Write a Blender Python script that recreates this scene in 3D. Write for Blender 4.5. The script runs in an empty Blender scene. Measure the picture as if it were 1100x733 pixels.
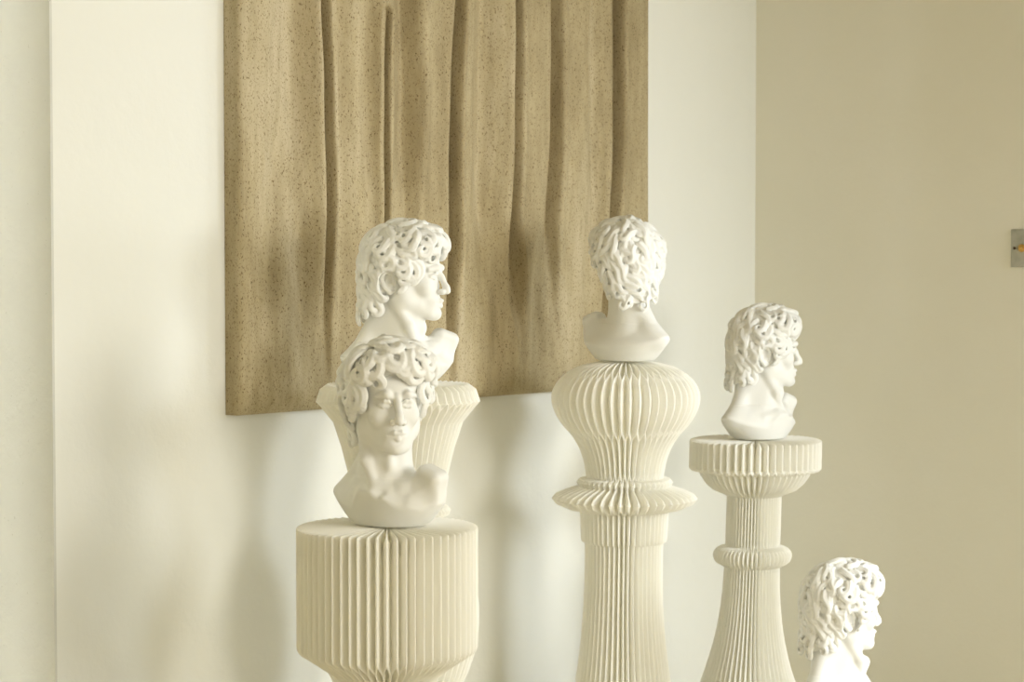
import bpy, math, random
import numpy as np
from mathutils import Vector

random.seed(7)
rng = np.random.default_rng(11)
SC = bpy.context.scene
COL = SC.collection

# ------------------------------------------------------------------ camera
F_PX, W_PX, H_PX, HORIZON = 2200.0, 1100.0, 733.0, 285.0
CAM_Z = 1.30
PITCH = math.atan((H_PX / 2 - HORIZON) / F_PX)
cam_d = bpy.data.cameras.new('camera')
cam = bpy.data.objects.new('camera', cam_d)
COL.objects.link(cam)
cam.location = (0, 0, CAM_Z)
cam.rotation_euler = (math.pi / 2 - PITCH, 0, 0)
cam_d.sensor_width = 36.0
cam_d.lens = 36.0 * F_PX / W_PX
cam_d.clip_end = 60
cam_d.dof.use_dof = True
cam_d.dof.focus_distance = 4.3
cam_d.dof.aperture_fstop = 7.0
SC.camera = cam


def ray(px, py):
    x = (px - W_PX / 2) / F_PX
    y = -(py - H_PX / 2) / F_PX
    c, s = math.cos(PITCH), math.sin(PITCH)
    return Vector((x, c + y * s, -s + y * c))


def at(px, py, Y):
    r = ray(px, py)
    return Vector((r.x * Y / r.y, Y, CAM_Z + r.z * Y / r.y))


# ------------------------------------------------------------------ helpers
def tag(o, label=None, cat=None, group=None, kind=None):
    if label: o['label'] = label
    if cat: o['category'] = cat
    if group: o['group'] = group
    if kind: o['kind'] = kind
    return o


def mesh_np(name, verts, faces, mat, parent=None, smooth=True):
    verts = np.asarray(verts, dtype=np.float32)
    me = bpy.data.meshes.new(name)
    if isinstance(faces, np.ndarray):
        nf, k = faces.shape
        me.vertices.add(len(verts))
        me.vertices.foreach_set('co', verts.ravel())
        me.loops.add(nf * k)
        me.loops.foreach_set('vertex_index', faces.astype(np.int32).ravel())
        me.polygons.add(nf)
        me.polygons.foreach_set('loop_start', np.arange(0, nf * k, k, dtype=np.int32))
        me.polygons.foreach_set('loop_total', np.full(nf, k, dtype=np.int32))
        me.update(calc_edges=True)
        me.validate()
    else:
        me.from_pydata([tuple(v) for v in verts.tolist()], [], faces)
        me.update()
    me.polygons.foreach_set('use_smooth', np.full(len(me.polygons), bool(smooth)))
    me.materials.append(mat)
    o = bpy.data.objects.new(name, me)
    COL.objects.link(o)
    if parent: o.parent = parent
    return o


def empty(name, loc, rz=0.0):
    o = bpy.data.objects.new(name, None)
    COL.objects.link(o)
    o.location = loc
    o.rotation_euler = (0, 0, rz)
    o.empty_display_size = 0.1
    return o


class MB:
    def __init__(self): self.v, self.f = [], []

    def prism(self, pts, z0, z1):
        """closed prism over a plan polygon"""
        b = len(self.v); n = len(pts)
        for z in (z0, z1):
            for p in pts: self.v.append((p[0], p[1], z))
        self.f.append(tuple(b + i for i in reversed(range(n))))
        self.f.append(tuple(b + n + i for i in range(n)))
        for i in range(n):
            j = (i + 1) % n
            self.f.append((b + i, b + j, b + n + j, b + n + i))

    def build(self, name, mat, parent=None, bevel=0.0):
        o = mesh_np(name, self.v, self.f, mat, parent, smooth=False)
        if bevel:
            m = o.modifiers.new('bevel', 'BEVEL'); m.width = bevel; m.segments = 2
        return o


# ------------------------------------------------------------------ materials
def new_mat(name):
    m = bpy.data.materials.new(name); m.use_nodes = True
    nt = m.node_tree
    return m, nt, nt.nodes['Principled BSDF'], nt.nodes['Material Output']


def ramp(nt, fac, stops):
    r = nt.nodes.new('ShaderNodeValToRGB')
    e = r.color_ramp.elements
    while len(e) < len(stops): e.new(0.5)
    for i, (p, c) in enumerate(stops):
        e[i].position = p; e[i].color = (*c, 1)
    nt.links.new(fac, r.inputs['Fac'])
    return r.outputs['Color']


def noise(nt, scale, detail=4, rough=0.55, stretch=(1, 1, 1)):
    tc = nt.nodes.new('ShaderNodeTexCoord')
    mp = nt.nodes.new('ShaderNodeMapping'); mp.inputs['Scale'].default_value = stretch
    n = nt.nodes.new('ShaderNodeTexNoise')
    n.inputs['Scale'].default_value = scale; n.inputs['Detail'].default_value = detail
    n.inputs['Roughness'].default_value = rough
    nt.links.new(tc.outputs['Object'], mp.inputs['Vector'])
    nt.links.new(mp.outputs['Vector'], n.inputs['Vector'])
    return n.outputs['Fac']


def bump(nt, bsdf, h, strength, dist):
    b = nt.nodes.new('ShaderNodeBump')
    b.inputs['Strength'].default_value = strength; b.inputs['Distance'].default_value = dist
    nt.links.new(h, b.inputs['Height']); nt.links.new(b.outputs['Normal'], bsdf.inputs['Normal'])


def paint_mat(name, a, b, speck=None, rough=0.75, bstr=0.12):
    m, nt, bs, out = new_mat(name)
    col = ramp(nt, noise(nt, 1.7, 5, 0.6), [(0.35, a), (0.65, b)])
    if speck:
        sp = noise(nt, 130, 3, 0.6)
        k = ramp(nt, sp, [(0.27, speck), (0.31, (1, 1, 1))])
        mx = nt.nodes.new('ShaderNodeMix'); mx.data_type = 'RGBA'; mx.blend_type = 'MULTIPLY'
        mx.inputs['Factor'].default_value = 1.0
        nt.links.new(col, mx.inputs['A']); nt.links.new(k, mx.inputs['B'])
        col = mx.outputs['Result']
    nt.links.new(col, bs.inputs['Base Color'])
    bs.inputs['Roughness'].default_value = rough
    bs.inputs['Specular IOR Level'].default_value = 0.25
    bump(nt, bs, noise(nt, 28, 5, 0.6), bstr, 0.01)
    return m


M = {}
M['wall'] = paint_mat('cream_wall_paint', (0.805, 0.815, 0.78), (0.82, 0.83, 0.80))
M['wall_side'] = paint_mat('sand_wall_paint', (0.81, 0.79, 0.69), (0.83, 0.81, 0.72))
M['pier'] = paint_mat('grey_cement_render', (0.62, 0.625, 0.59), (0.68, 0.685, 0.65), speck=(0.80, 0.79, 0.76), bstr=0.5)
M['floor'] = paint_mat('sand_floor', (0.58, 0.52, 0.38), (0.64, 0.57, 0.42))
M['wall_far'] = paint_mat('warm_wall_paint', (0.68, 0.64, 0.50), (0.71, 0.67, 0.53))
M['ceiling'] = paint_mat('ceiling_paint', (0.52, 0.50, 0.42), (0.55, 0.53, 0.45))

m, nt, bs, out = new_mat('white_plaster')
bs.inputs['Base Color'].default_value = (0.82, 0.825, 0.81, 1)
bs.inputs['Roughness'].default_value = 0.48
bs.inputs['Specular IOR Level'].default_value = 0.3
bump(nt, bs, noise(nt, 160, 3), 0.05, 0.002)
M['plaster'] = m

m, nt, bs, out = new_mat('ivory_paper')
bs.inputs['Base Color'].default_value = (0.97, 0.97, 0.95, 1)
bs.inputs['Roughness'].default_value = 0.8
bs.inputs['Specular IOR Level'].default_value = 0.15
tr = nt.nodes.new('ShaderNodeBsdfTranslucent'); tr.inputs['Color'].default_value = (0.985, 0.965, 0.89, 1)
mx = nt.nodes.new('ShaderNodeMixShader'); mx.inputs['Fac'].default_value = 0.33
nt.links.new(bs.outputs['BSDF'], mx.inputs[1]); nt.links.new(tr.outputs['BSDF'], mx.inputs[2])
nt.links.new(mx.outputs['Shader'], out.inputs['Surface'])
M['paper'] = m

m, nt, bs, out = new_mat('sandstone_relief')
c1 = ramp(nt, noise(nt, 3.2, 6, 0.65, (1, 1, 0.35)), [(0.3, (0.33, 0.265, 0.15)), (0.5, (0.48, 0.405, 0.255)), (0.7, (0.60, 0.525, 0.375))])
c2 = ramp(nt, noise(nt, 300, 3, 0.6, (1, 1, 0.6)), [(0.33, (0.36, 0.30, 0.21)), (0.43, (1, 1, 1))])
c3 = ramp(nt, noise(nt, 30, 5, 0.7, (1, 1, 0.12)), [(0.3, (0.80, 0.78, 0.74)), (0.6, (1.0, 1.0, 1.0))])
def mulc(a, b):
    x = nt.nodes.new('ShaderNodeMix'); x.data_type = 'RGBA'; x.blend_type = 'MULTIPLY'
    x.inputs['Factor'].default_value = 1.0
    nt.links.new(a, x.inputs['A']); nt.links.new(b, x.inputs['B'])
    return x.outputs['Result']
nt.links.new(mulc(mulc(c1, c2), c3), bs.inputs['Base Color'])
bs.inputs['Roughness'].default_value = 0.85
bs.inputs['Specular IOR Level'].default_value = 0.2
bump(nt, bs, noise(nt, 110, 5, 0.7, (1, 1, 0.6)), 0.35, 0.006)
M['stone'] = m

m, nt, bs, out = new_mat('grey_cement_plate')
nt.links.new(ramp(nt, noise(nt, 40, 5, 0.6), [(0.3, (0.36, 0.36, 0.30)), (0.7, (0.50, 0.49, 0.42))]), bs.inputs['Base Color'])
bs.inputs['Roughness'].default_value = 0.8
M['plate'] = m
m, nt, bs, out = new_mat('brass')
bs.inputs['Base Color'].default_value = (0.72, 0.45, 0.14, 1); bs.inputs['Metallic'].default_value = 1.0
bs.inputs['Roughness'].default_value = 0.3
M['brass'] = m
m, nt, bs, out = new_mat('dark_screw')
bs.inputs['Base Color'].default_value = (0.10, 0.07, 0.05, 1); bs.inputs['Metallic'].default_value = 0.7
bs.inputs['Roughness'].default_value = 0.5
M['screw'] = m
m, nt, bs, out = new_mat('white_window_frame')
bs.inputs['Base Color'].default_value = (0.8, 0.8, 0.76, 1)
M['frame'] = m

# ------------------------------------------------------------------ room
# wall frame: origin at the far corner, D runs along the back wall away to the right, N points from it into the room
ANG = math.radians(39.7)
D = Vector((math.sin(ANG), math.cos(ANG), 0)); N = Vector((math.cos(ANG), -math.sin(ANG), 0))
YC = 6.17
PC = Vector(((811 - 550) / F_PX * YC, YC, 0))
ROOM_H = 3.1


def wp(d, n): return PC + D * d + N * n


def on_plane(px, py, off):
    """point of the vertical plane n = off seen at a photo position -> (d, z)"""
    r = ray(px, py); o = Vector((0, 0, CAM_Z))
    t = (off - (o - PC).dot(N)) / r.dot(N)
    p = o + r * t
    return (p - PC).dot(D), p.z


def wall_box(name, d0, d1, n0, n1, z0, z1, mat):
    b = MB()
    b.prism([wp(d0, n0), wp(d0, n1), wp(d1, n1), wp(d1, n0)], z0, z1)
    o = b.build(name, mat)
    return tag(o, kind='structure')


D_LEFT = on_plane(58.5, 366, 0.0)[0]           # convex corner at the left of the photograph
T = 0.2
NOTCH, N_NIB = -1.2, 3.05                       # corner cut out to fit the added corner window's light: outdoors lies beyond d = NOTCH, n = N_NIB
R_N = 6.2                                      # depth of the room
L_D = -8.6
ALC = -1.6                                      # the room goes on behind the pier
wall_box('wall_back', D_LEFT, T, -T, 0, 0, ROOM_H, M['wall'])
# the pier's return face is rendered in rough cement
b = MB(); b.prism([wp(D_LEFT - 0.006, 0), wp(D_LEFT, 0), wp(D_LEFT, ALC), wp(D_LEFT - 0.006, ALC)], 0, ROOM_H)
tag(b.build('wall_pier', M['pier']), kind='structure')
wall_box('wall_alcove', L_D, D_LEFT, ALC - T, ALC, 0, ROOM_H, M['wall'])
RW = (1.65, 2.98)                               # window in the right wall, outside the frame
RZ0, RZ1 = 0.10, 1.90
b = MB()
def rseg(n0, n1, z0, z1): b.prism([wp(0, n0), wp(0, n1), wp(T, n1), wp(T, n0)], z0, z1)
rseg(0, RW[0], 0, ROOM_H); rseg(RW[1], N_NIB + T, 0, ROOM_H); rseg(RW[0], RW[1], 0, RZ0); rseg(RW[0], RW[1], RZ1, ROOM_H)
tag(b.build('wall_right', M['wall_side']), kind='structure')
b = MB()
def rbar(n0, n1, z0, z1): b.prism([wp(.12, n0), wp(.12, n1), wp(.17, n1), wp(.17, n0)], z0, z1)
rbar(RW[0], RW[0] + .05, RZ0, RZ1); rbar(RW[1] - .05, RW[1], RZ0, RZ1); rbar(RW[0] + .05, RW[1] - .05, RZ0, RZ0 + .05); rbar(RW[0] + .05, RW[1] - .05, RZ1 - .05, RZ1)
rbar(sum(RW) / 2 - .02, sum(RW) / 2 + .02, RZ0 + .05, RZ1 - .05)
tag(b.build('window_3', M['frame']), kind='structure')
wall_box('added_light_baffle', L_D, -3.7, -0.15, 0, 0, ROOM_H, M['wall_far'])  # unseen wall added to keep the alcove lamp off the pedestals
NW = (-1.05, -0.08)                             # unseen short wall and corner window, added to light the back wall
b = MB()
def nseg(d0, d1, z0, z1): b.prism([wp(d0, N_NIB), wp(d0, N_NIB + T), wp(d1, N_NIB + T), wp(d1, N_NIB)], z0, z1)
b.prism([wp(NOTCH, N_NIB), wp(NOTCH, R_N), wp(NOTCH + T, R_N), wp(NOTCH + T, N_NIB)], 0, ROOM_H); nseg(NOTCH, NW[0], 0, ROOM_H); nseg(NW[1], 0, 0, ROOM_H); nseg(*NW, 0, RZ0); nseg(*NW, RZ1, ROOM_H)
tag(b.build('added_window_wall', M['wall_far']), kind='structure')
b = MB()                                        # left wall, with an unseen window added to light the pier face
def lseg(n0, n1, z0, z1): b.prism([wp(L_D - T, n0), wp(L_D - T, n1), wp(L_D, n1), wp(L_D, n0)], z0, z1)
LW = (-1.15, -0.25)
lseg(ALC - T, LW[0], 0, ROOM_H); lseg(LW[1], R_N + T, 0, ROOM_H); lseg(LW[0], LW[1], 0, 0.5); lseg(LW[0], LW[1], 2.5, ROOM_H)
tag(b.build('wall_left', M['wall_far']), kind='structure')
# wall behind the photographer; two tall windows added for fill light
FILL_WINS = [(-3.0, -1.45), (-7.2, -5.9)]
Z0, Z1 = 0.55, 2.75
b = MB()
def seg(d0, d1, z0, z1): b.prism([wp(d0, R_N), wp(d0, R_N + T), wp(d1, R_N + T), wp(d1, R_N)], z0, z1)
seg(L_D, FILL_WINS[1][0], 0, ROOM_H); seg(FILL_WINS[1][1], FILL_WINS[0][0], 0, ROOM_H); seg(FILL_WINS[0][1], NOTCH + T, 0, ROOM_H)
for a_, b_ in FILL_WINS:
    seg(a_, b_, 0, Z0); seg(a_, b_, Z1, ROOM_H)
tag(b.build('wall_front', M['wall_far']), kind='structure')
for i, (a_, b_) in enumerate(FILL_WINS):
    w = MB(); n0, n1 = R_N + 0.10, R_N + 0.15
    def bar(d0, d1, z0, z1): w.prism([wp(d0, n0), wp(d0, n1), wp(d1, n1), wp(d1, n0)], z0, z1)
    bar(a_, a_ + .05, Z0, Z1); bar(b_ - .05, b_, Z0, Z1); bar(a_ + .05, b_ - .05, Z0, Z0 + .05); bar(a_ + .05, b_ - .05, Z1 - .05, Z1)
    c_ = (a_ + b_) / 2
    bar(c_ - .02, c_ + .02, Z0 + .05, Z1 - .05)
    tag(w.build('window_%d' % (i + 1), M['frame']), kind='structure')  # frame of an added fill window
def slab(name, z0, z1, mat):
    b = MB()
    b.prism([wp(L_D - T, ALC - T), wp(T, ALC - T), wp(T, N_NIB + T), wp(NOTCH + T, N_NIB + T), wp(NOTCH + T, R_N + T), wp(L_D - T, R_N + T)], z0, z1)
    tag(b.build(name, mat), kind='structure')


slab('floor', -0.1, 0, M['floor'])
slab('ceiling', ROOM_H, ROOM_H + 0.1, M['ceiling'])

# ------------------------------------------------------------------ stone relief on the back wall
def make_relief():
    dl, _ = on_plane(242, 400, 0.0)
    lo, hi = 0.0, 0.3
    for _ in range(40):                          # thickness: the front edge is seen at x = 258
        th = (lo + hi) / 2
        if on_plane(258, 400, th)[0] < dl: hi = th
        else: lo = th
    dr, _ = on_plane(697, 300, th)
    zb = on_plane(258, 447, th)[1]
    zt = zb + 1.62
    rows = [0, 120, 240, 330, 400]
    # photo x of each fold at those rows, half width px left/right, depth m, start and end row of fade
    G = [([317, 317, 315, 299, 289], 14, 8, .024, None, 300),
         ([340, 342, 345, 347, 349], 3.6, 2.6, .048, None, 385),
         ([365, 366, 364, 362, 362], 7, 9, .016, None, 330),
         ([388, 386, 384, 384, 384], 11, 8, .014, None, 300),
         ([405, 404, 406, 409, 411], 2.8, 2, .048, 14, 400),
         ([439, 438, 436, 434, 432], 13, 5, .030, None, 300),
         ([486, 482, 480, 480, 482], 4, 2.8, .048, None, 420),
         ([523, 521, 519, 516, 510], 15, 8, .028, None, 350),
         ([552, 550, 547, 550, 558], 4.5, 3, .044, None, 380),
         ([596, 595, 591, 590, 594], 7, 3.5, .042, None, 350),
         ([636, 637, 637, 637, 637], 7, 6, .010, None, 320),
         ([659, 657, 654, 648, 644], 5, 3, .048, None, 400),
         ([270, 272, 276, 284, 292], 18, 30, .010, None, 420),
         ([296, 298, 293, 286, 284], 10, 8, .012, 120, 410),
         ([315, 318, 322, 322, 322], 12, 7, .024, 200, 400),
         ([530, 531, 534, 538, 540], 14, 9, .020, 220, 420),
         ([578, 578, 577, 575, 572], 10, 7, .020, 240, 420)]
    zr = [on_plane(480, r, th)[1] for r in rows]
    ppm = abs(on_plane(481, 200, th)[0] - on_plane(480, 200, th)[0])   # metres of wall per photo px
    nd, nz = 760, 190
    dd = np.linspace(dl, dr, nd)[None, :]; zz = np.linspace(zb, zt, nz)[:, None]
    h = np.zeros((nz, nd))
    for xs, wl, wr, dep, r0, r1 in G:
        s = np.array([on_plane(x, r, th)[0] for x, r in zip(xs, rows)])
        order = np.argsort(zr)
        c = np.interp(zz[:, 0], np.array(zr)[order], s[order])[:, None]
        c = c + 0.0025 * np.sin(zz * 9 + xs[0]) + 0.0015 * np.sin(zz * 23 + xs[0] * .7)
        x = dd - c
        w = np.where(x < 0, wl, wr) * ppm
        p = np.exp(-np.abs(x / w) ** (3.2 if dep > .04 else 2.0))
        z_end = on_plane(480, r1 + 45, th)[1]; z_full = on_plane(480, max(r1 - 170, 0), th)[1]
        fade = np.clip((zz - z_end) / (z_full - z_end), 0, 1)
        if r0 is not None:
            z_s = on_plane(480, r0, th)[1]
            fade = fade * np.clip((z_s - zz) / (0.03 if r0 < 60 else 0.18), 0, 1)
        fade = fade * fade * (3 - 2 * fade)
        dep = dep if dep > .033 else dep * 1.45
        h -= dep * p * fade
        h += dep * 0.30 * np.exp(-((x - np.where(x < 0, -1, 1) * 2.2 * w) / (1.4 * w)) ** 2) * fade
    h += 0.006 * np.sin(dd * 31 + 1.2 * np.sin(zz * 2.1)) + 0.002 * np.sin(dd * 67 + 2)
    h = np.clip(h + 0.012, -0.06, 0.04)
    # rounded slab edges
    e = np.minimum(np.minimum(dd - dl, dr - dd), np.minimum(zz - zb, zt - zz))
    rr = 0.010
    edge = np.where(e < rr, rr - np.sqrt(np.clip(rr * rr - (rr - np.minimum(e, rr)) ** 2, 0, None)), 0)
    flat = np.clip(e / 0.03, 0, 1)
    nn = th + h * flat - edge
    nn = np.maximum(nn, 0.004)
    P = np.zeros((nz, nd, 3))
    P[..., 0] = PC.x + D.x * dd + N.x * nn
    P[..., 1] = PC.y + D.y * dd + N.y * nn
    P[..., 2] = zz + 0 * dd
    idx = np.arange(nz * nd).reshape(nz, nd)
    V = P.reshape(-1, 3)
    Q = [np.stack([idx[:-1, :-1], idx[:-1, 1:], idx[1:, 1:], idx[1:, :-1]], -1).reshape(-1, 4)]
    # side walls back to the plaster
    loop = np.concatenate([idx[0, :], idx[1:, -1], idx[-1, -2::-1], idx[-2:0:-1, 0]])
    B = V[loop].copy()
    nb = 0.0005
    off = (B[:, 0] - PC.x) * N.x + (B[:, 1] - PC.y) * N.y - nb
    B[:, 0] -= N.x * off; B[:, 1] -= N.y * off
    b0 = len(V); L = len(loop)
    bi = b0 + np.arange(L)
    Q.append(np.stack([loop, bi, np.roll(bi, -1), np.roll(loop, -1)], -1))
    V = np.concatenate([V, B])
    o = mesh_np('relief_panel', V - np.array([0, 0, 0]), np.concatenate(Q), M['stone'])
    mid = (np.array([PC.x + D.x * (dl + dr) / 2, PC.y + D.y * (dl + dr) / 2, zb]))
    co = V - mid
    o.data.vertices.foreach_set('co', co.astype(np.float32).ravel()); o.data.update()
    o.location = mid
    tag(o, 'large sand coloured stone relief panel of hanging drapery folds on the back wall', 'wall art')
    return o


make_relief()

# ------------------------------------------------------------------ paper pedestals
def lathe(tiers, n_pl, depth, parent, jit, lean, phase, zones):
    """tiers: (part name, [(r, z)...]) from top to bottom; the whole outline is pleated along its own normal,
    then every tier becomes a mesh of its own"""
    pts, cuts = [], []
    for name, pr in tiers:
        pr = list(pr)
        if pts: pr = pr[1:] if pr[0] == pts[-1] else pr
        pts += pr; cuts.append(len(pts) - 1)
    P = np.array(pts, float)
    seg = np.hypot(*np.diff(P, axis=0).T)
    t = np.concatenate([[0], np.cumsum(seg)])
    n = max(2, int(t[-1] / 0.005))
    tt = np.unique(np.concatenate([np.linspace(0, t[-1], n), t]))
    R = np.interp(tt, t, P[:, 0]); Z = np.interp(tt, t, P[:, 1])
    dr = np.gradient(R, tt); dz = np.gradient(Z, tt)
    for _ in range(3):
        dr[1:-1] = (dr[:-2] + 2 * dr[1:-1] + dr[2:]) / 4; dz[1:-1] = (dz[:-2] + 2 * dz[1:-1] + dz[2:]) / 4
    ln = np.hypot(dr, dz) + 1e-9
    nr, nz = -dz / ln, dr / ln                 # outward for an outline that runs down the outside
    dep = np.minimum(depth, R * 0.36)
    # pleat section: sharp fold edges outside, deep valleys between; the glued cells of the honeycomb swap
    # ridge and valley from one zone of the outline to the next
    K = 12
    ang, fr = [], []
    for i in range(n_pl):
        for q in range(K):
            f = q / K
            j = jit[i] * (1 - f) + jit[(i + 1) % n_pl] * f
            ang.append(2 * math.pi * (i + f + j) / n_pl + phase); fr.append(f)
    ang = np.array(ang); fr = np.array(fr)
    sec = lambda f: np.interp(np.abs((f + .5) % 1 - .5) * 2, [0, .18, .36, .68, 1], [0, .03, .15, .52, 1])
    m = np.zeros(len(R)); wz = .011
    for z in zones: m = m + np.clip((z - Z + wz) / (2 * wz), 0, 1)
    m = np.abs((m + 1) % 2 - 1)[:, None]
    off = np.minimum(sec(fr[None, :] + m / 2), sec(fr[None, :] - m / 2))     # every fold edge forks and meets its neighbour's
    rr = np.maximum(R[:, None] - nr[:, None] * dep[:, None] * off, 0.002)
    zz = Z[:, None] - nz[:, None] * dep[:, None] * off
    X = lean(Z)[:, None] + rr * np.cos(ang); Y = rr * np.sin(ang)
    V = np.stack([X, Y, zz], -1)
    k = len(ang); i0 = 0
    for (name, _), c in zip(tiers, cuts):
        i1 = int(np.argmin(np.abs(tt - t[c])))
        m_ = i1 - i0 + 1
        idx = np.arange(m_ * k).reshape(m_, k); nx = np.roll(idx, -1, axis=1)
        Q = np.stack([idx[:-1], idx[1:], nx[1:], nx[:-1]], -1).reshape(-1, 4)
        mesh_np(name, V[i0:i1 + 1].reshape(-1, 3), Q, M['paper'], parent, smooth=False)
        i0 = i1


def smooth_prof(pts, it=2):
    """Chaikin rounding keeping the ends"""
    p = [tuple(q) for q in pts]
    for _ in range(it):
        q = [p[0]]
        for a, b in zip(p[:-1], p[1:]):
            q.append((a[0] * .75 + b[0] * .25, a[1] * .75 + b[1] * .25))
            q.append((a[0] * .25 + b[0] * .75, a[1] * .25 + b[1] * .75))
        q.append(p[-1]); p = q
    return p


def pedestal(cx_px, Y, top_px, tiers, n_pl, label, depth, lean_px=0.0, phase=0.0, zones=()):
    """tiers: list of (part name, [(half width px, y px)...], rounding) ; silhouettes at distance Y. y may be ('z', metres)"""
    base = at(cx_px, 600, Y)
    root = empty('paper_pedestal', (base.x, Y, 0))
    jit = rng.normal(0, 0.045, n_pl); phase += math.pi / n_pl
    ztop = at(cx_px, top_px, Y).z
    def lean(z): return np.clip((ztop - z) / 0.6, 0, 1) ** 1.3 * lean_px * Y / F_PX
    out = []
    for name, prof, rnd in tiers:
        pr = []
        for hw, y in prof:
            z = y[1] if isinstance(y, tuple) else at(cx_px, y, Y).z
            pr.append((hw * Y / F_PX, z))
        if rnd: pr = smooth_prof(pr, rnd)
        out.append((name, [tuple(q) for q in pr]))
    lathe(out, n_pl, depth, root, jit, lean, phase, [at(cx_px, y, Y).z for y in zones])
    tag(root, label, 'pedestal', 'folded paper pedestals')
    return root, ztop


PH = -math.pi / 2
Y_FRONT, Y_VASE, Y_BULB, Y_DISC, Y_LOW = 3.81, 4.40, 5.01, 5.35, 4.77

_, z_front = pedestal(416, Y_FRONT, 565, [
    ('drum', [(1, 565), (20, 565), (60, 564.8), (94, 565), (97.6, 566.5), (98, 570), (98, 640), (98, 695), (96, 699), (66, 719), (53, 729)], 0),
    ('stem', [(53, 729), (50, 735), (46, 760), (44, 800)], 1),
    ('foot', [(44, 800), (48, 830), (60, 880), (78, 940), (94, 985), (98, ('z', 0.05)), (98, ('z', 0.0))], 1)],
    61, 'ivory folded paper pedestal with a plain wide drum top, nearest the camera', 0.036, 0, PH, (706,))

_, z_vase = pedestal(428, Y_VASE, 413, [
    ('flared_cup', [(1, 414), (30, 414), (62, 414), (76, 412), (84, 418), (88.5, 431), (84, 436), (70, 453), (61, 480), (53, 512), (48, 542)], 0),
    ('collar', [(48, 542), (54, 544), (57, 548), (55, 553), (47, 556)], 0),
    ('bulb', [(47, 556), (58, 570), (78, 600), (87, 640), (87, 680), (80, 712), (66, 742), (48, 770)], 1),
    ('foot', [(48, 770), (46, 800), (58, 850), (80, 900), (88, ('z', 0.05)), (88, ('z', 0.0))], 1)],
    54, 'ivory folded paper pedestal with a flared cup top, behind the drum pedestal', 0.026, 0, PH + 0.03, (433, 543, 556))

_, z_bulb = pedestal(672, Y_BULB, 388, [
    ('bulb_top', [(1, 388), (22, 388), (40, 390), (60, 397), (76, 411), (82, 428), (74, 450), (54, 472), (45, 492), (42, 510), (42, 513)], 2),
    ('collar', [(42, 513), (49, 514), (52, 518), (50, 522), (66, 527), (75, 531), (78.7, 535.5), (74, 541), (62, 546), (48, 549)], 0),
    ('sleeve', [(48, 549), (47.5, 558), (46.5, 578), (46, 581), (42.5, 583)], 0),
    ('column', [(42.5, 583), (42, 600), (42.5, 640), (45, 680), (50, 722), (58, 770), (70, 820), (80, ('z', 0.04)), (80, ('z', 0.0))], 1)],
    49, 'tall ivory folded paper pedestal with a rounded bulb top over a thin collar', 0.033, -2.5, PH, (401, 466, 512, 546))

_, z_disc = pedestal(811, Y_DISC, 472, [
    ('disc_top', [(1, 472), (30, 472), (66, 471.5), (70.5, 473), (71, 475), (71, 503), (69, 505), (60, 507)], 0),
    ('bowl', [(60, 507), (59, 510), (53, 519), (45, 526), (33, 531), (29.5, 533)], 0),
    ('neck', [(29.5, 533), (29.5, 586)], 0),
    ('ring', [(29.5, 586), (38, 588), (42, 593), (42.5, 598), (40, 604), (30, 609)], 1),
    ('column', [(30, 609), (31, 640), (36, 680), (45, 715), (54, 740), (70, 790), (80, 850), (82, ('z', 0.04)), (82, ('z', 0.0))], 1)],
    52, 'ivory folded paper pedestal with a flat disc top and ringed neck, by the room corner', 0.031, -7, PH, (505, 532, 587, 608))

_, z_low = pedestal(909, Y_LOW, 762, [
    ('disc_top', [(1, 764), (30, 764), (52, 764), (55, 766), (55, 795), (40, 810)], 0),
    ('column', [(40, 810), (38, 840), (50, 880), (56, ('z', 0.03)), (56, ('z', 0.0))], 1)],
    50, 'low ivory paper pedestal under the plaster bust at the bottom right edge', 0.028, 0, PH)

# ------------------------------------------------------------------ plaster bust (signed distance sculpt)
VX = 0.0045
LO = np.array([-0.40, -0.40, -0.03]); HI = np.array([0.40, 0.40, 1.04])
DIM = np.ceil((HI - LO) / VX).astype(int) + 1
AX = [LO[i] + VX * np.arange(DIM[i]) for i in range(3)]


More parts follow.
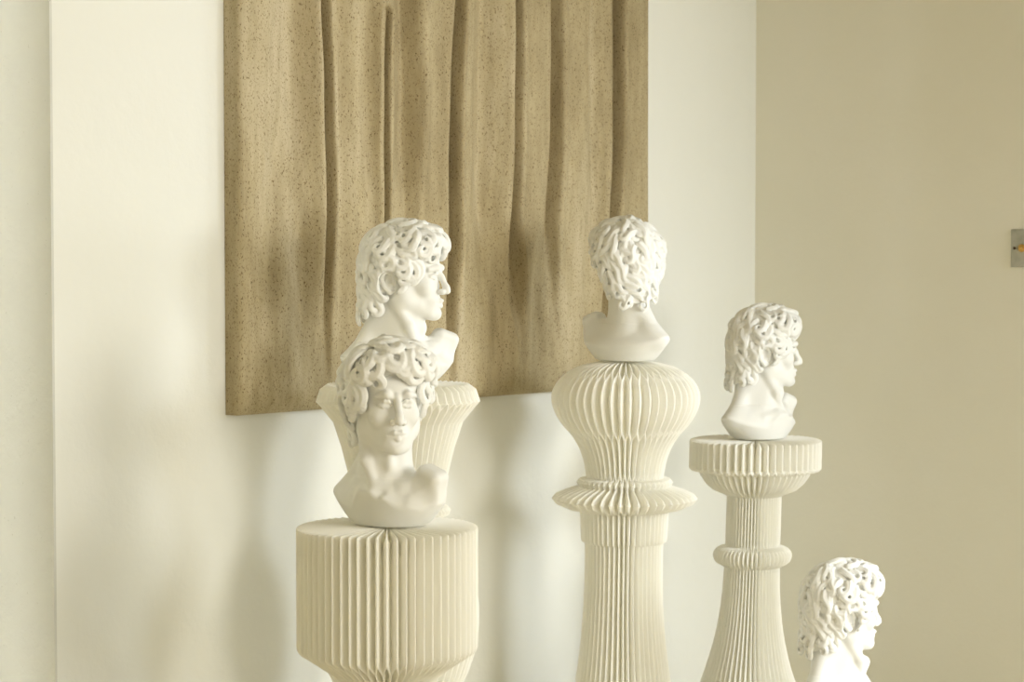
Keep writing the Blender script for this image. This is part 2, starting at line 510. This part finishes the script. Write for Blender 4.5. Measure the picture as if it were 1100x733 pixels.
class Field:
    def __init__(self): self.F = np.full(tuple(DIM), 1.0, np.float32)

    def box(self, lo, hi):
        a = np.clip(np.floor((np.asarray(lo) - LO) / VX).astype(int), 0, DIM - 1)
        b = np.clip(np.ceil((np.asarray(hi) - LO) / VX).astype(int) + 1, 1, DIM)
        sl = tuple(slice(a[i], b[i]) for i in range(3))
        g = [AX[i][sl[i]].astype(np.float32) for i in range(3)]
        return sl, g[0][:, None, None], g[1][None, :, None], g[2][None, None, :]

    def put(self, lo, hi, fn, k=0.0, op='u'):
        m = k + 3 * VX
        sl, x, y, z = self.box(np.asarray(lo) - m, np.asarray(hi) + m)
        d = np.asarray(fn(x, y, z), np.float32); a = self.F[sl]
        if op == 'u':
            r = np.minimum(a, d)
            if k: hh = np.maximum(k - np.abs(a - d), 0) / k; r = r - hh * hh * k * .25
        elif op == 's':
            r = np.maximum(a, -d)
            if k: hh = np.maximum(k - np.abs(a + d), 0) / k; r = r + hh * hh * k * .25
        elif op == 'i':
            r = np.maximum(a, d)
            if k: hh = np.maximum(k - np.abs(a - d), 0) / k; r = r + hh * hh * k * .25
        self.F[sl] = r

    def ell(self, c, r, k=0.02, op='u', rot=None):
        c = np.array(c, float); r = np.array(r, float)
        R = np.eye(3) if rot is None else rot
        ext = np.sqrt(((R * r) ** 2).sum(1))

        def fn(x, y, z):
            px, py, pz = x - c[0], y - c[1], z - c[2]
            q = [R[0, i] * px + R[1, i] * py + R[2, i] * pz for i in range(3)]
            k0 = np.sqrt((q[0] / r[0]) ** 2 + (q[1] / r[1]) ** 2 + (q[2] / r[2]) ** 2) + 1e-6
            k1 = np.sqrt((q[0] / r[0] ** 2) ** 2 + (q[1] / r[1] ** 2) ** 2 + (q[2] / r[2] ** 2) ** 2) + 1e-6
            return k0 * (k0 - 1) / k1
        self.put(c - ext, c + ext, fn, k, op)

    def cap(self, a, b, ra, rb, k=0.015, op='u'):
        a = np.array(a, float); b = np.array(b, float); v = b - a; vv = float(v @ v) + 1e-9
        m = max(ra, rb)

        def fn(x, y, z):
            px, py, pz = x - a[0], y - a[1], z - a[2]
            t = np.clip((px * v[0] + py * v[1] + pz * v[2]) / vv, 0, 1)
            return np.sqrt((px - t * v[0]) ** 2 + (py - t * v[1]) ** 2 + (pz - t * v[2]) ** 2) - (ra + (rb - ra) * t)
        self.put(np.minimum(a, b) - m, np.maximum(a, b) + m, fn, k, op)

    def chain(self, pts, rs, k=0.01, op='u'):
        for i in range(len(pts) - 1): self.cap(pts[i], pts[i + 1], rs[i], rs[i + 1], k, op)

    def rbox(self, c, half, rad, rot, k=0.02, op='u'):
        c = np.array(c, float); hf = np.array(half, float) - rad; R = rot
        ext = np.abs(R) @ np.array(half, float)

        def fn(x, y, z):
            px, py, pz = x - c[0], y - c[1], z - c[2]
            q = [np.abs(R[0, i] * px + R[1, i] * py + R[2, i] * pz) - hf[i] for i in range(3)]
            o = np.sqrt(np.maximum(q[0], 0) ** 2 + np.maximum(q[1], 0) ** 2 + np.maximum(q[2], 0) ** 2)
            return o + np.minimum(np.maximum(q[0], np.maximum(q[1], q[2])), 0) - rad
        self.put(c - ext, c + ext, fn, k, op)

    def mesh(self):
        F = self.F; ins = F < 0
        s = np.zeros(tuple(DIM - 1), np.int8)
        for i in (0, 1):
            for j in (0, 1):
                for l in (0, 1):
                    s += ins[i:DIM[0] - 1 + i, j:DIM[1] - 1 + j, l:DIM[2] - 1 + l]
        act = (s > 0) & (s < 8)
        c = np.argwhere(act); n = len(c)
        ids = np.full(tuple(DIM - 1), -1, np.int32); ids[act] = np.arange(n)
        acc = np.zeros((n, 3)); cnt = np.zeros(n)
        corners = [(i, j, l) for i in (0, 1) for j in (0, 1) for l in (0, 1)]
        val = {q: F[c[:, 0] + q[0], c[:, 1] + q[1], c[:, 2] + q[2]] for q in corners}
        for a in corners:
            for ax in range(3):
                if a[ax]: continue
                b = list(a); b[ax] = 1; b = tuple(b)
                fa, fb = val[a], val[b]; m = (fa < 0) != (fb < 0)
                t = np.where(m, fa / np.where(m, fa - fb, 1), 0)
                p = np.tile(np.array(a, float), (n, 1)); p[:, ax] += t
                acc += p * m[:, None]; cnt += m
        V = LO + VX * (c + acc / cnt[:, None])
        Q = []
        for ax in range(3):
            u, v = (ax + 1) % 3, (ax + 2) % 3
            sa = [slice(None)] * 3; sb = [slice(None)] * 3
            sa[ax] = slice(0, -1); sb[ax] = slice(1, None)
            A, B = ins[tuple(sa)], ins[tuple(sb)]
            e = np.argwhere(A != B)
            e = e[(e[:, u] > 0) & (e[:, v] > 0) & (e[:, u] < DIM[u] - 1) & (e[:, v] < DIM[v] - 1)]
            fl = A[e[:, 0], e[:, 1], e[:, 2]]
            def cid(du, dv):
                q = e.copy(); q[:, u] -= du; q[:, v] -= dv
                return ids[q[:, 0], q[:, 1], q[:, 2]]
            q = np.stack([cid(1, 1), cid(0, 1), cid(0, 0), cid(1, 0)], -1)
            q[~fl] = q[~fl][:, ::-1]
            Q.append(q)
        Q = np.concatenate(Q)
        Q = Q[(Q >= 0).all(1)]
        return V, Q


def rotz(a):
    c, s = math.cos(a), math.sin(a)
    return np.array([[c, -s, 0], [s, c, 0], [0, 0, 1.0]])


def roty(a):
    c, s = math.cos(a), math.sin(a)
    return np.array([[c, 0, s], [0, 1.0, 0], [-s, 0, c]])


def rotx(a):
    c, s = math.cos(a), math.sin(a)
    return np.array([[1.0, 0, 0], [0, c, -s], [0, s, c]])


def sculpt_body():
    f = Field()
    # chest: an elongated block along the shoulder line, the right shoulder back and low, the left one forward and high
    ax = np.array([0.558, -0.83, 0.0]); az_ = math.atan2(ax[1], ax[0]); R = rotz(az_)
    f.ell((0.02, 0.04, 0.07), (0.36, 0.20, 0.165), 0.0, rot=R)
    f.cap((0, 0.045, 0.22), (-0.17, 0.31, 0.115), 0.105, 0.060, 0.09)       # right shoulder slope
    f.cap((0, 0.02, 0.20), (0.17, -0.15, 0.19), 0.10, 0.08, 0.07)          # left shoulder
    f.ell((-0.10, -0.10, 0.10), (0.15, 0.11, 0.10), 0.06)                   # breast
    # undercut: rounded boat shape that narrows to the base
    cx, cy = 0.02, 0.04
    ca, sa = math.cos(az_), math.sin(az_)

    def boat(x, y, z):
        px, py = x - cx, y - cy
        u = px * ca + py * sa; v = -px * sa + py * ca
        zz = np.clip(z, 0, 0.5)
        w = np.clip(zz / 0.17, 0, 2.0) ** 0.72
        au = 0.200 + 0.175 * w; av = 0.165 + 0.055 * w
        return (np.sqrt((u / au) ** 2 + (v / av) ** 2) - 1) * 0.17
    f.put(LO, HI, boat, 0.012, 'i')
    # left shoulder stump: a cut block standing up towards the face
    Rb = rotz(az_) @ roty(0.36) @ rotx(0.10)
    f.rbox((0.178, -0.190, 0.230), (0.080, 0.064, 0.086), 0.044, Rb, 0.04)
    f.cap((0, .11, .43), (-.15, .285, .15), .085, .045, .06)
    f.ell((0.105, -0.285, 0.160), (0.070, 0.045, 0.050), 0.04, 's')      # hollow under the cut
    # flat base
    f.put(LO, HI, lambda x, y, z: 0.0 * x + 0.0 * y - z, 0.008, 'i')
    # neck
    f.cap((-0.005, 0.055, 0.17), (0.0, 0.0, 0.50), 0.150, 0.122, 0.06)
    f.cap((0, 0.12, 0.20), (0, 0.10, 0.52), 0.10, 0.11, 0.05)
    pit = (-0.085, -0.105, 0.185)
    for s in (-1, 1):
        f.chain([(s * .125, .04, .50), (s * .085 - .045, -.05, .34), pit], [.026, .025, .016], 0.035)
    f.ell((pit[0], pit[1] - 0.045, pit[2] + 0.01), (0.03, 0.028, 0.025), 0.03, 's')
    f.chain([pit, (-.14, -.05, .185), (-.17, .05, .165)], [.012, .010, .004], 0.05)   # collar bones
    f.chain([pit, (.04, -.15, .205), (.13, -.17, .23)], [.012, .012, .008], 0.05)
    f.ell((-.02, -.112, .33), (.02, .02, .03), .04)                                    # throat
    # skull and face
    f.ell((0, 0.03, 0.70), (0.170, 0.205, 0.20), 0.03)
    f.ell((0, -0.055, 0.60), (0.126, 0.145, 0.185), 0.04)
    f.ell((0, -0.09, 0.735), (0.135, 0.115, 0.075), 0.03)                               # forehead
    for s in (-1, 1):
        f.ell((s * .080, -.135, .578), (.050, .050, .055), .04)                           # cheek
        f.cap((s * .106, -.005, .51), (s * .042, -.155, .420), .042, .036, .05)           # jaw
        f.cap((s * .114, .0, .60), (s * .108, -.02, .50), .045, .042, .05)
    f.ell((0, -.160, .480), (.066, .058, .062), .04)                                     # muzzle
    f.ell((0, -.180, .413), (.042, .038, .036), .03)                                     # chin
    f.ell((0, -.228, .447), (.034, .016, .011), .018, 's')
    # brows, sockets, eyes
    for s in (-1, 1):
        f.ell((s * .058, -.226, .640), (.046, .040, .032), .022, 's')
        f.chain([(s * .022, -.198, .672), (s * .055, -.203, .688), (s * .100, -.165, .678)], [.010, .018, .013], .020)
        f.ell((s * .059, -.163, .638), (.038, .034, .030), .006)
        f.chain([(s * .027, -.192, .636), (s * .045, -.203, .652), (s * .068, -.200, .654), (s * .093, -.172, .636)],
                [.006, .008, .008, .006], .006)
        f.chain([(s * .027, -.192, .634), (s * .048, -.198, .622), (s * .072, -.194, .622), (s * .093, -.172, .634)],
                [.005, .006, .006, .005], .006)
    # nose
    f.chain([(0, -.196, .680), (0, -.222, .630), (0, -.248, .570), (0, -.254, .552)], [.019, .017, .020, .021], .014)
    for s in (-1, 1):
        f.ell((s * .026, -.224, .546), (.018, .025, .019), .010)
        f.ell((s * .014, -.240, .530), (.008, .011, .008), .006, 's')
    f.ell((0, -.222, .510), (.008, .010, .018), .010, 's')
    # lips
    f.chain([(-.050, -.190, .482), (-.018, -.216, .493), (0, -.217, .489), (.018, -.216, .493), (.050, -.190, .482)], [.007, .012, .011, .012, .007], .008)
    f.chain([(-.042, -.193, .474), (0, -.213, .463), (.042, -.193, .474)], [.007, .014, .007], .008)
    f.chain([(-.055, -.198, .481), (-.02, -.231, .480), (0, -.232, .477), (.02, -.231, .480), (.055, -.198, .481)], [.004, .005, .005, .005, .004], .004, 's')
    # ears
    for s in (-1, 1):
        X = s * .178
        f.ell((s * .158, .055, .610), (.028, .045, .062), .015)
        pts = [(X, .022, .585), (X + s * .006, .020, .625), (X + s * .014, .045, .668), (X + s * .020, .085, .665), (X + s * .020, .100, .625), (X + s * .012, .085, .575), (X, .055, .545), (X - s * .004, .035, .55)]
        f.chain(pts, [.010, .012, .014, .015, .014, .013, .016, .012], .006)
        f.ell((X + s * .012, .055, .615), (.020, .022, .036), .008, 's')
    return f.mesh()


# ---- hair
def ell_d(p, c, r):
    q = p - np.array(c); r = np.array(r)
    k0 = np.sqrt(((q / r) ** 2).sum(-1)) + 1e-6; k1 = np.sqrt(((q / r ** 2) ** 2).sum(-1)) + 1e-6
    return k0 * (k0 - 1) / k1


def smin(a, b, k):
    h = np.maximum(k - np.abs(a - b), 0) / k
    return np.minimum(a, b) - h * h * k * .25


CAPS = [((0, .045, .725), (.220, .212, .232)), ((0, -.095, .835), (.198, .125, .095)), ((0, .165, .435), (.152, .105, .150)),
        ((0, .10, .60), (.190, .152, .16))]


def scalp(p):
    d = ell_d(p, *CAPS[0])
    for c in CAPS[1:]: d = smin(d, ell_d(p, *c), .06)
    return d


def scalp_n(p):
    e = 1e-3
    g = np.stack([scalp(p + np.eye(3)[i] * e) - scalp(p - np.eye(3)[i] * e) for i in range(3)], -1)
    return g / (np.linalg.norm(g, axis=-1, keepdims=True) + 1e-9)


def project(p):
    for _ in range(4): p = p - scalp_n(p) * scalp(p)[..., None]
    return p


def sculpt_hair():
    f = Field()
    f.ell(*CAPS[0], 0)
    for c in CAPS[1:]: f.ell(*c, .06)
    # hairline: keep away from the face and the neck front
    f.put(LO, HI, lambda x, y, z: -(z - .775 + .92 * (y + .16) - 0.10 * np.clip(np.abs(x) - .10, 0, 1) * 10 * 0 + 0 * x) / 1.36, .02, 'i')
    # seeds by rejection
    g = 2.399963
    n = 520; i = np.arange(n) + .5
    zz = 1 - 2 * i / n; ph = g * i
    dirs = np.stack([np.sqrt(1 - zz ** 2) * np.cos(ph), np.sqrt(1 - zz ** 2) * np.sin(ph), zz], -1)
    dirs = dirs + rng.normal(0, .03, dirs.shape)
    o = np.array([0, .06, .66]); p = o + dirs * .02
    for _ in range(60): p = p - dirs * np.minimum(scalp(p), -0.0)[:, None] * .8
    p = project(p)
    hl = p[:, 2] - .775 + .92 * (p[:, 1] + .16)
    ear = (np.abs(p[:, 0]) > .12) & (((p[:, 1] - .055) / .06) ** 2 + ((p[:, 2] - .60) / .085) ** 2 < 1)
    under = (p[:, 2] < .315) | ((p[:, 2] < .5) & (p[:, 1] < .10))
    ok = (hl > -.008) & ~ear & ~under
    p = p[ok]
    # thin out to an even spacing; curls are denser in front
    keep = []
    order = np.argsort(p[:, 1] - 0.5 * p[:, 2])
    for j in order:
        r = .037 if p[j, 1] < .02 else .041 if p[j, 1] < .08 else .043
        if all(np.linalg.norm(p[j] - p[q]) > r for q in keep): keep.append(j)
    p = p[keep]; m = len(p)
    front = np.clip((.10 - p[:, 1]) / .12, 0, 1)
    low = (p[:, 2] < .52)
    crown = np.array([0, .13, .95])
    nrm = scalp_n(p)
    fl = p - crown; fl[:, 2] -= .10
    fl -= nrm * (fl * nrm).sum(-1, keepdims=True); fl /= np.linalg.norm(fl, axis=-1, keepdims=True) + 1e-9
    side = np.where(rng.random(m) < .5, -1.0, 1.0)
    side = np.where(np.abs(p[:, 0]) > .06, np.where(rng.random(m) < .75, np.sign(p[:, 0]), side), side)
    a0 = rng.normal(0, .45, m) - side * .7 * front
    turn = np.where(front > .4, rng.uniform(5.0, 7.4, m), rng.uniform(1.6, 3.2, m))
    turn = np.where(low, rng.uniform(3.5, 5.5, m), turn)
    length = np.where(front > .4, rng.uniform(.19, .25, m), rng.uniform(.16, .22, m))
    length = np.where(low, rng.uniform(.12, .16, m), length)
    ns = 18
    layer = rng.uniform(0, .016, m)
    q = project(p - fl * .02)
    cen, bis, nns = [], [], []
    for k in range(ns + 1):
        t = k / ns
        nn = scalp_n(q)
        d = fl - nn * (fl * nn).sum(-1, keepdims=True); d /= np.linalg.norm(d, axis=-1, keepdims=True) + 1e-9
        b = np.cross(nn, d)
        h = a0 + side * turn * t ** 1.35 + (1 - front) * .7 * np.sin(2 * math.pi * t * 1.1 + side)
        step = (length / ns) * (1.2 - .6 * t)
        tan = d * np.cos(h)[:, None] + b * np.sin(h)[:, None]
        cen.append(q); bis.append(np.cross(nn, tan)); nns.append(nn)
        q = project(q + tan * step[:, None])
    for strand, (ofs, rad, lf) in enumerate(((-.0145, .0120, -.004), (.0, .0125, .004), (.0145, .0120, -.004))):
        path, rr = [], []
        for k in range(ns + 1):
            t = k / ns
            lift = -.002 + .020 * math.sin(math.pi * min(1, t * 1.02)) * (.75 + .55 * front) + lf * (1 - t)
            taper = 1 - .55 * t
            path.append(cen[k] + nns[k] * (lift + layer)[:, None] + bis[k] * ofs * taper)
            rr.append(rad * (1 - .45 * t ** 1.5) * (1 + .12 * front))
        P = np.array(path); Rr = np.array(rr)
        for j in range(m): f.chain(P[:, j], Rr[:, j], .0025)
    cc = np.array(cen)                                                                # drilled hollows inside the curls
    for j in range(m):
        if front[j] > .4 or low[j]:
            c = cc[7:, j].mean(0) + nns[0][j] * .020
            f.ell(c, (.015, .015, .018), .006, 's')
    for s in (-1, 1): f.ell((s * .215, .055, .60), (.065, .055, .078), .02, 's')      # room for the ears
    # side locks in front of the ears and loose curls behind them
    for s in (-1, 1):
        f.chain([(s * .165, -.02, .70), (s * .163, -.035, .66), (s * .158, -.02, .62), (s * .150, -.035, .585)], [.018, .015, .012, .006], .006)
        f.chain([(s * .172, -.005, .70), (s * .170, -.01, .65), (s * .163, .0, .615)], [.016, .013, .006], .006)
    return f.mesh()


BUST_H = 0.36
Vb, Qb = sculpt_body()
Vh, Qh = sculpt_hair()


def relax(V, Q, it):
    V = V.copy(); n = len(V)
    for _ in range(it):
        acc = np.zeros_like(V); c = np.zeros(n)
        for a, b in ((0, 1), (1, 2), (2, 3), (3, 0)):
            np.add.at(acc, Q[:, a], V[Q[:, b]]); np.add.at(c, Q[:, a], 1)
            np.add.at(acc, Q[:, b], V[Q[:, a]]); np.add.at(c, Q[:, b], 1)
        V = V * .5 + .5 * acc / c[:, None]
    return V


Vb = relax(Vb, Qb, 2); Vh = relax(Vh, Qh, 1)
Vb[:, 2] -= Vb[:, 2].min()
print('bust mesh', len(Vb), len(Vh), 'z', Vb[:, 2].min(), Vh[:, 2].max())
proto = empty('plaster_bust', (0, 0, 0))
mesh_np('head_and_shoulders', Vb * BUST_H, Qb, M['plaster'], proto)
mesh_np('hair', Vh * BUST_H, Qh, M['plaster'], proto)


def copy_tree(o):
    c = o.copy(); COL.objects.link(c)
    for ch in o.children:
        k = ch.copy(); COL.objects.link(k); k.parent = c
    return c


# photo x of the bust's axis, distance, base height, yaw (0 = face to the camera, + = to the right)
BUSTS = [(417, Y_FRONT, z_front, 17, 1.0, 'white plaster curly-haired bust facing the camera, on the drum-topped pedestal'),
         (436, Y_VASE, z_vase, 80, 1.0, 'white plaster bust in right-facing profile on the flared cup pedestal, upper left'),
         (673, Y_BULB, z_bulb, 190, 1.0, 'white plaster bust turned away showing only the back of its curls, on the bulb-topped pedestal'),
         (822, Y_DISC, z_disc, 98, 1.0, 'white plaster bust in right-facing profile on the flat disc pedestal by the corner'),
         (907, Y_LOW, z_low, 108, 1.0, 'white plaster bust cut off at the neck by the photo bottom, lower right')]
for i, (px, Y, z, yaw, sc, lab) in enumerate(BUSTS):
    o = proto if i == 0 else copy_tree(proto)
    o.location = (at(px, 500, Y).x, Y, z)
    o.rotation_euler = (0, 0, math.radians(yaw))
    o.scale = (sc, sc, sc)
    tag(o, lab, 'bust', 'white plaster busts')

# ------------------------------------------------------------------ light switch on the right wall
def make_switch():
    def on_right(px, py, off=0.0):
        r = ray(px, py); o = Vector((0, 0, CAM_Z))
        t = (-off - (o - PC).dot(D)) / r.dot(D)
        p = o + r * t
        return (p - PC).dot(N), p.z
    n0, zt = on_right(1087, 246.5); _, zb = on_right(1087, 287)
    s = zt - zb; zc = (zt + zb) / 2; nc = n0 + s / 2
    c = PC + N * nc
    root = empty('light_switch', (c.x, c.y, zc))
    def pt(n, z, out): return tuple(N * n - D * out + Vector((0, 0, z)))
    th = .006
    v, fc = [], []
    hs = s / 2; b = .003
    for out, e in ((0.0003, 0), (th - .002, 0), (th, b)):
        for nn, zz in ((-1, -1), (1, -1), (1, 1), (-1, 1)): v.append(pt(nn * (hs - e), zz * (hs - e), out))
    for k in (0, 4):
        for j in range(4): fc.append((k + j, k + (j + 1) % 4, k + 4 + (j + 1) % 4, k + 4 + j))
    fc.append((8, 9, 10, 11)); fc.append((3, 2, 1, 0))
    mesh_np('switch_plate', v, fc, M['plate'], root, smooth=False)
    def knob(name, nn, zz, prof, mat, tilt=0.0, seg=20):
        v, fc = [], []
        for r, h in prof:
            for j in range(seg):
                a = 2 * math.pi * j / seg
                v.append(pt(nn + r * math.cos(a) - tilt * max(h - th, 0), zz + r * math.sin(a), h))
        for k in range(len(prof) - 1):
            for j in range(seg):
                fc.append((k * seg + j, k * seg + (j + 1) % seg, (k + 1) * seg + (j + 1) % seg, (k + 1) * seg + j))
        fc.append(tuple((len(prof) - 1) * seg + j for j in range(seg)))
        return mesh_np(name, v, fc, mat, root)
    q = s / 0.105
    knob('screw', -hs + .011 * q, 0, [(.0042 * q, th - .001), (.0042 * q, th + .001), (.002 * q, th + .002)], M['screw'])
    knob('screw', hs - .011 * q, 0, [(.0042 * q, th - .001), (.0042 * q, th + .001), (.002 * q, th + .002)], M['screw'])
    knob('collar', -.019 * q, 0, [(.011 * q, th - .001), (.011 * q, th + .003), (.007 * q, th + .005)], M['brass'])
    knob('lever', -.019 * q, 0, [(.0045 * q, th + .002), (.0035 * q, th + .012), (.006 * q, th + .024), (.003 * q, th + .028)], M['brass'], tilt=-.25)
    tag(root, 'square grey switch plate with a brass toggle on the right wall at the photo edge', 'light switch')


make_switch()

# ------------------------------------------------------------------ light: daylight through the right window, and added fill lamps
def fill_light(d0, d1, power, colr):  # fill lamp set in one of the added front wall windows
    ld = bpy.data.lights.new('window_daylight', 'AREA'); ld.shape = 'RECTANGLE'
    ld.size = (d1 - d0) - .1; ld.size_y = Z1 - Z0 - .1
    ld.energy = power; ld.color = colr
    o = bpy.data.objects.new('window_daylight', ld); COL.objects.link(o)
    p = wp((d0 + d1) / 2, R_N + .06); o.location = (p.x, p.y, (Z0 + Z1) / 2)
    o.rotation_euler = (-N).to_track_quat('-Z', 'Z').to_euler()
    return o


fill_light(*FILL_WINS[0], 116, (1.0, 0.97, 0.885))
fill_light(*FILL_WINS[1], 36, (1.0, 0.97, 0.88))
# area panels as sky outside the right window and the added corner window
def sky_light(name, p, facing, wid, hei, power, tilt):
    ld = bpy.data.lights.new(name, 'AREA'); ld.shape = 'RECTANGLE'
    ld.size = wid; ld.size_y = hei; ld.energy = power; ld.color = (0.91, 0.965, 1.0)
    o = bpy.data.objects.new(name, ld); COL.objects.link(o)
    o.location = p
    o.rotation_euler = (facing + Vector((0, 0, -tilt))).to_track_quat('-Z', 'Z').to_euler()


q = wp(T + 1.3, 2.55); q.z = 2.10
sky_light('sky_panel', q, -D, 3.0, 1.0, 80, 0.2)
q = wp(-0.45, N_NIB + T + 1.3); q.z = 2.10
sky_light('sky_panel', q, -N, 2.2, 1.0, 124, 0.2)
ld = bpy.data.lights.new('pier_fill', 'AREA'); ld.shape = 'RECTANGLE'  # added lamp that brightens the pier's return face
ld.size = 0.85; ld.size_y = 1.95; ld.energy = 150; ld.color = (0.95, 0.985, 1.0)
o = bpy.data.objects.new('pier_fill', ld); COL.objects.link(o)
p = wp(L_D - .06, sum(LW) / 2); o.location = (p.x, p.y, 1.5)
o.rotation_euler = D.to_track_quat('-Z', 'Z').to_euler()
w = bpy.data.worlds.new('daylight'); SC.world = w; w.use_nodes = True
w.node_tree.nodes['Background'].inputs['Color'].default_value = (0.95, 0.97, 1.0, 1)
w.node_tree.nodes['Background'].inputs['Strength'].default_value = 0.15

vs = SC.view_settings
SC.display_settings.display_device = 'sRGB'
vs.view_transform = 'Standard'; vs.look = 'None'; vs.gamma = 1.0; vs.exposure = 0.46
vs.use_curve_mapping = False
SC.cycles.diffuse_bounces = 16
SC.cycles.max_bounces = 18
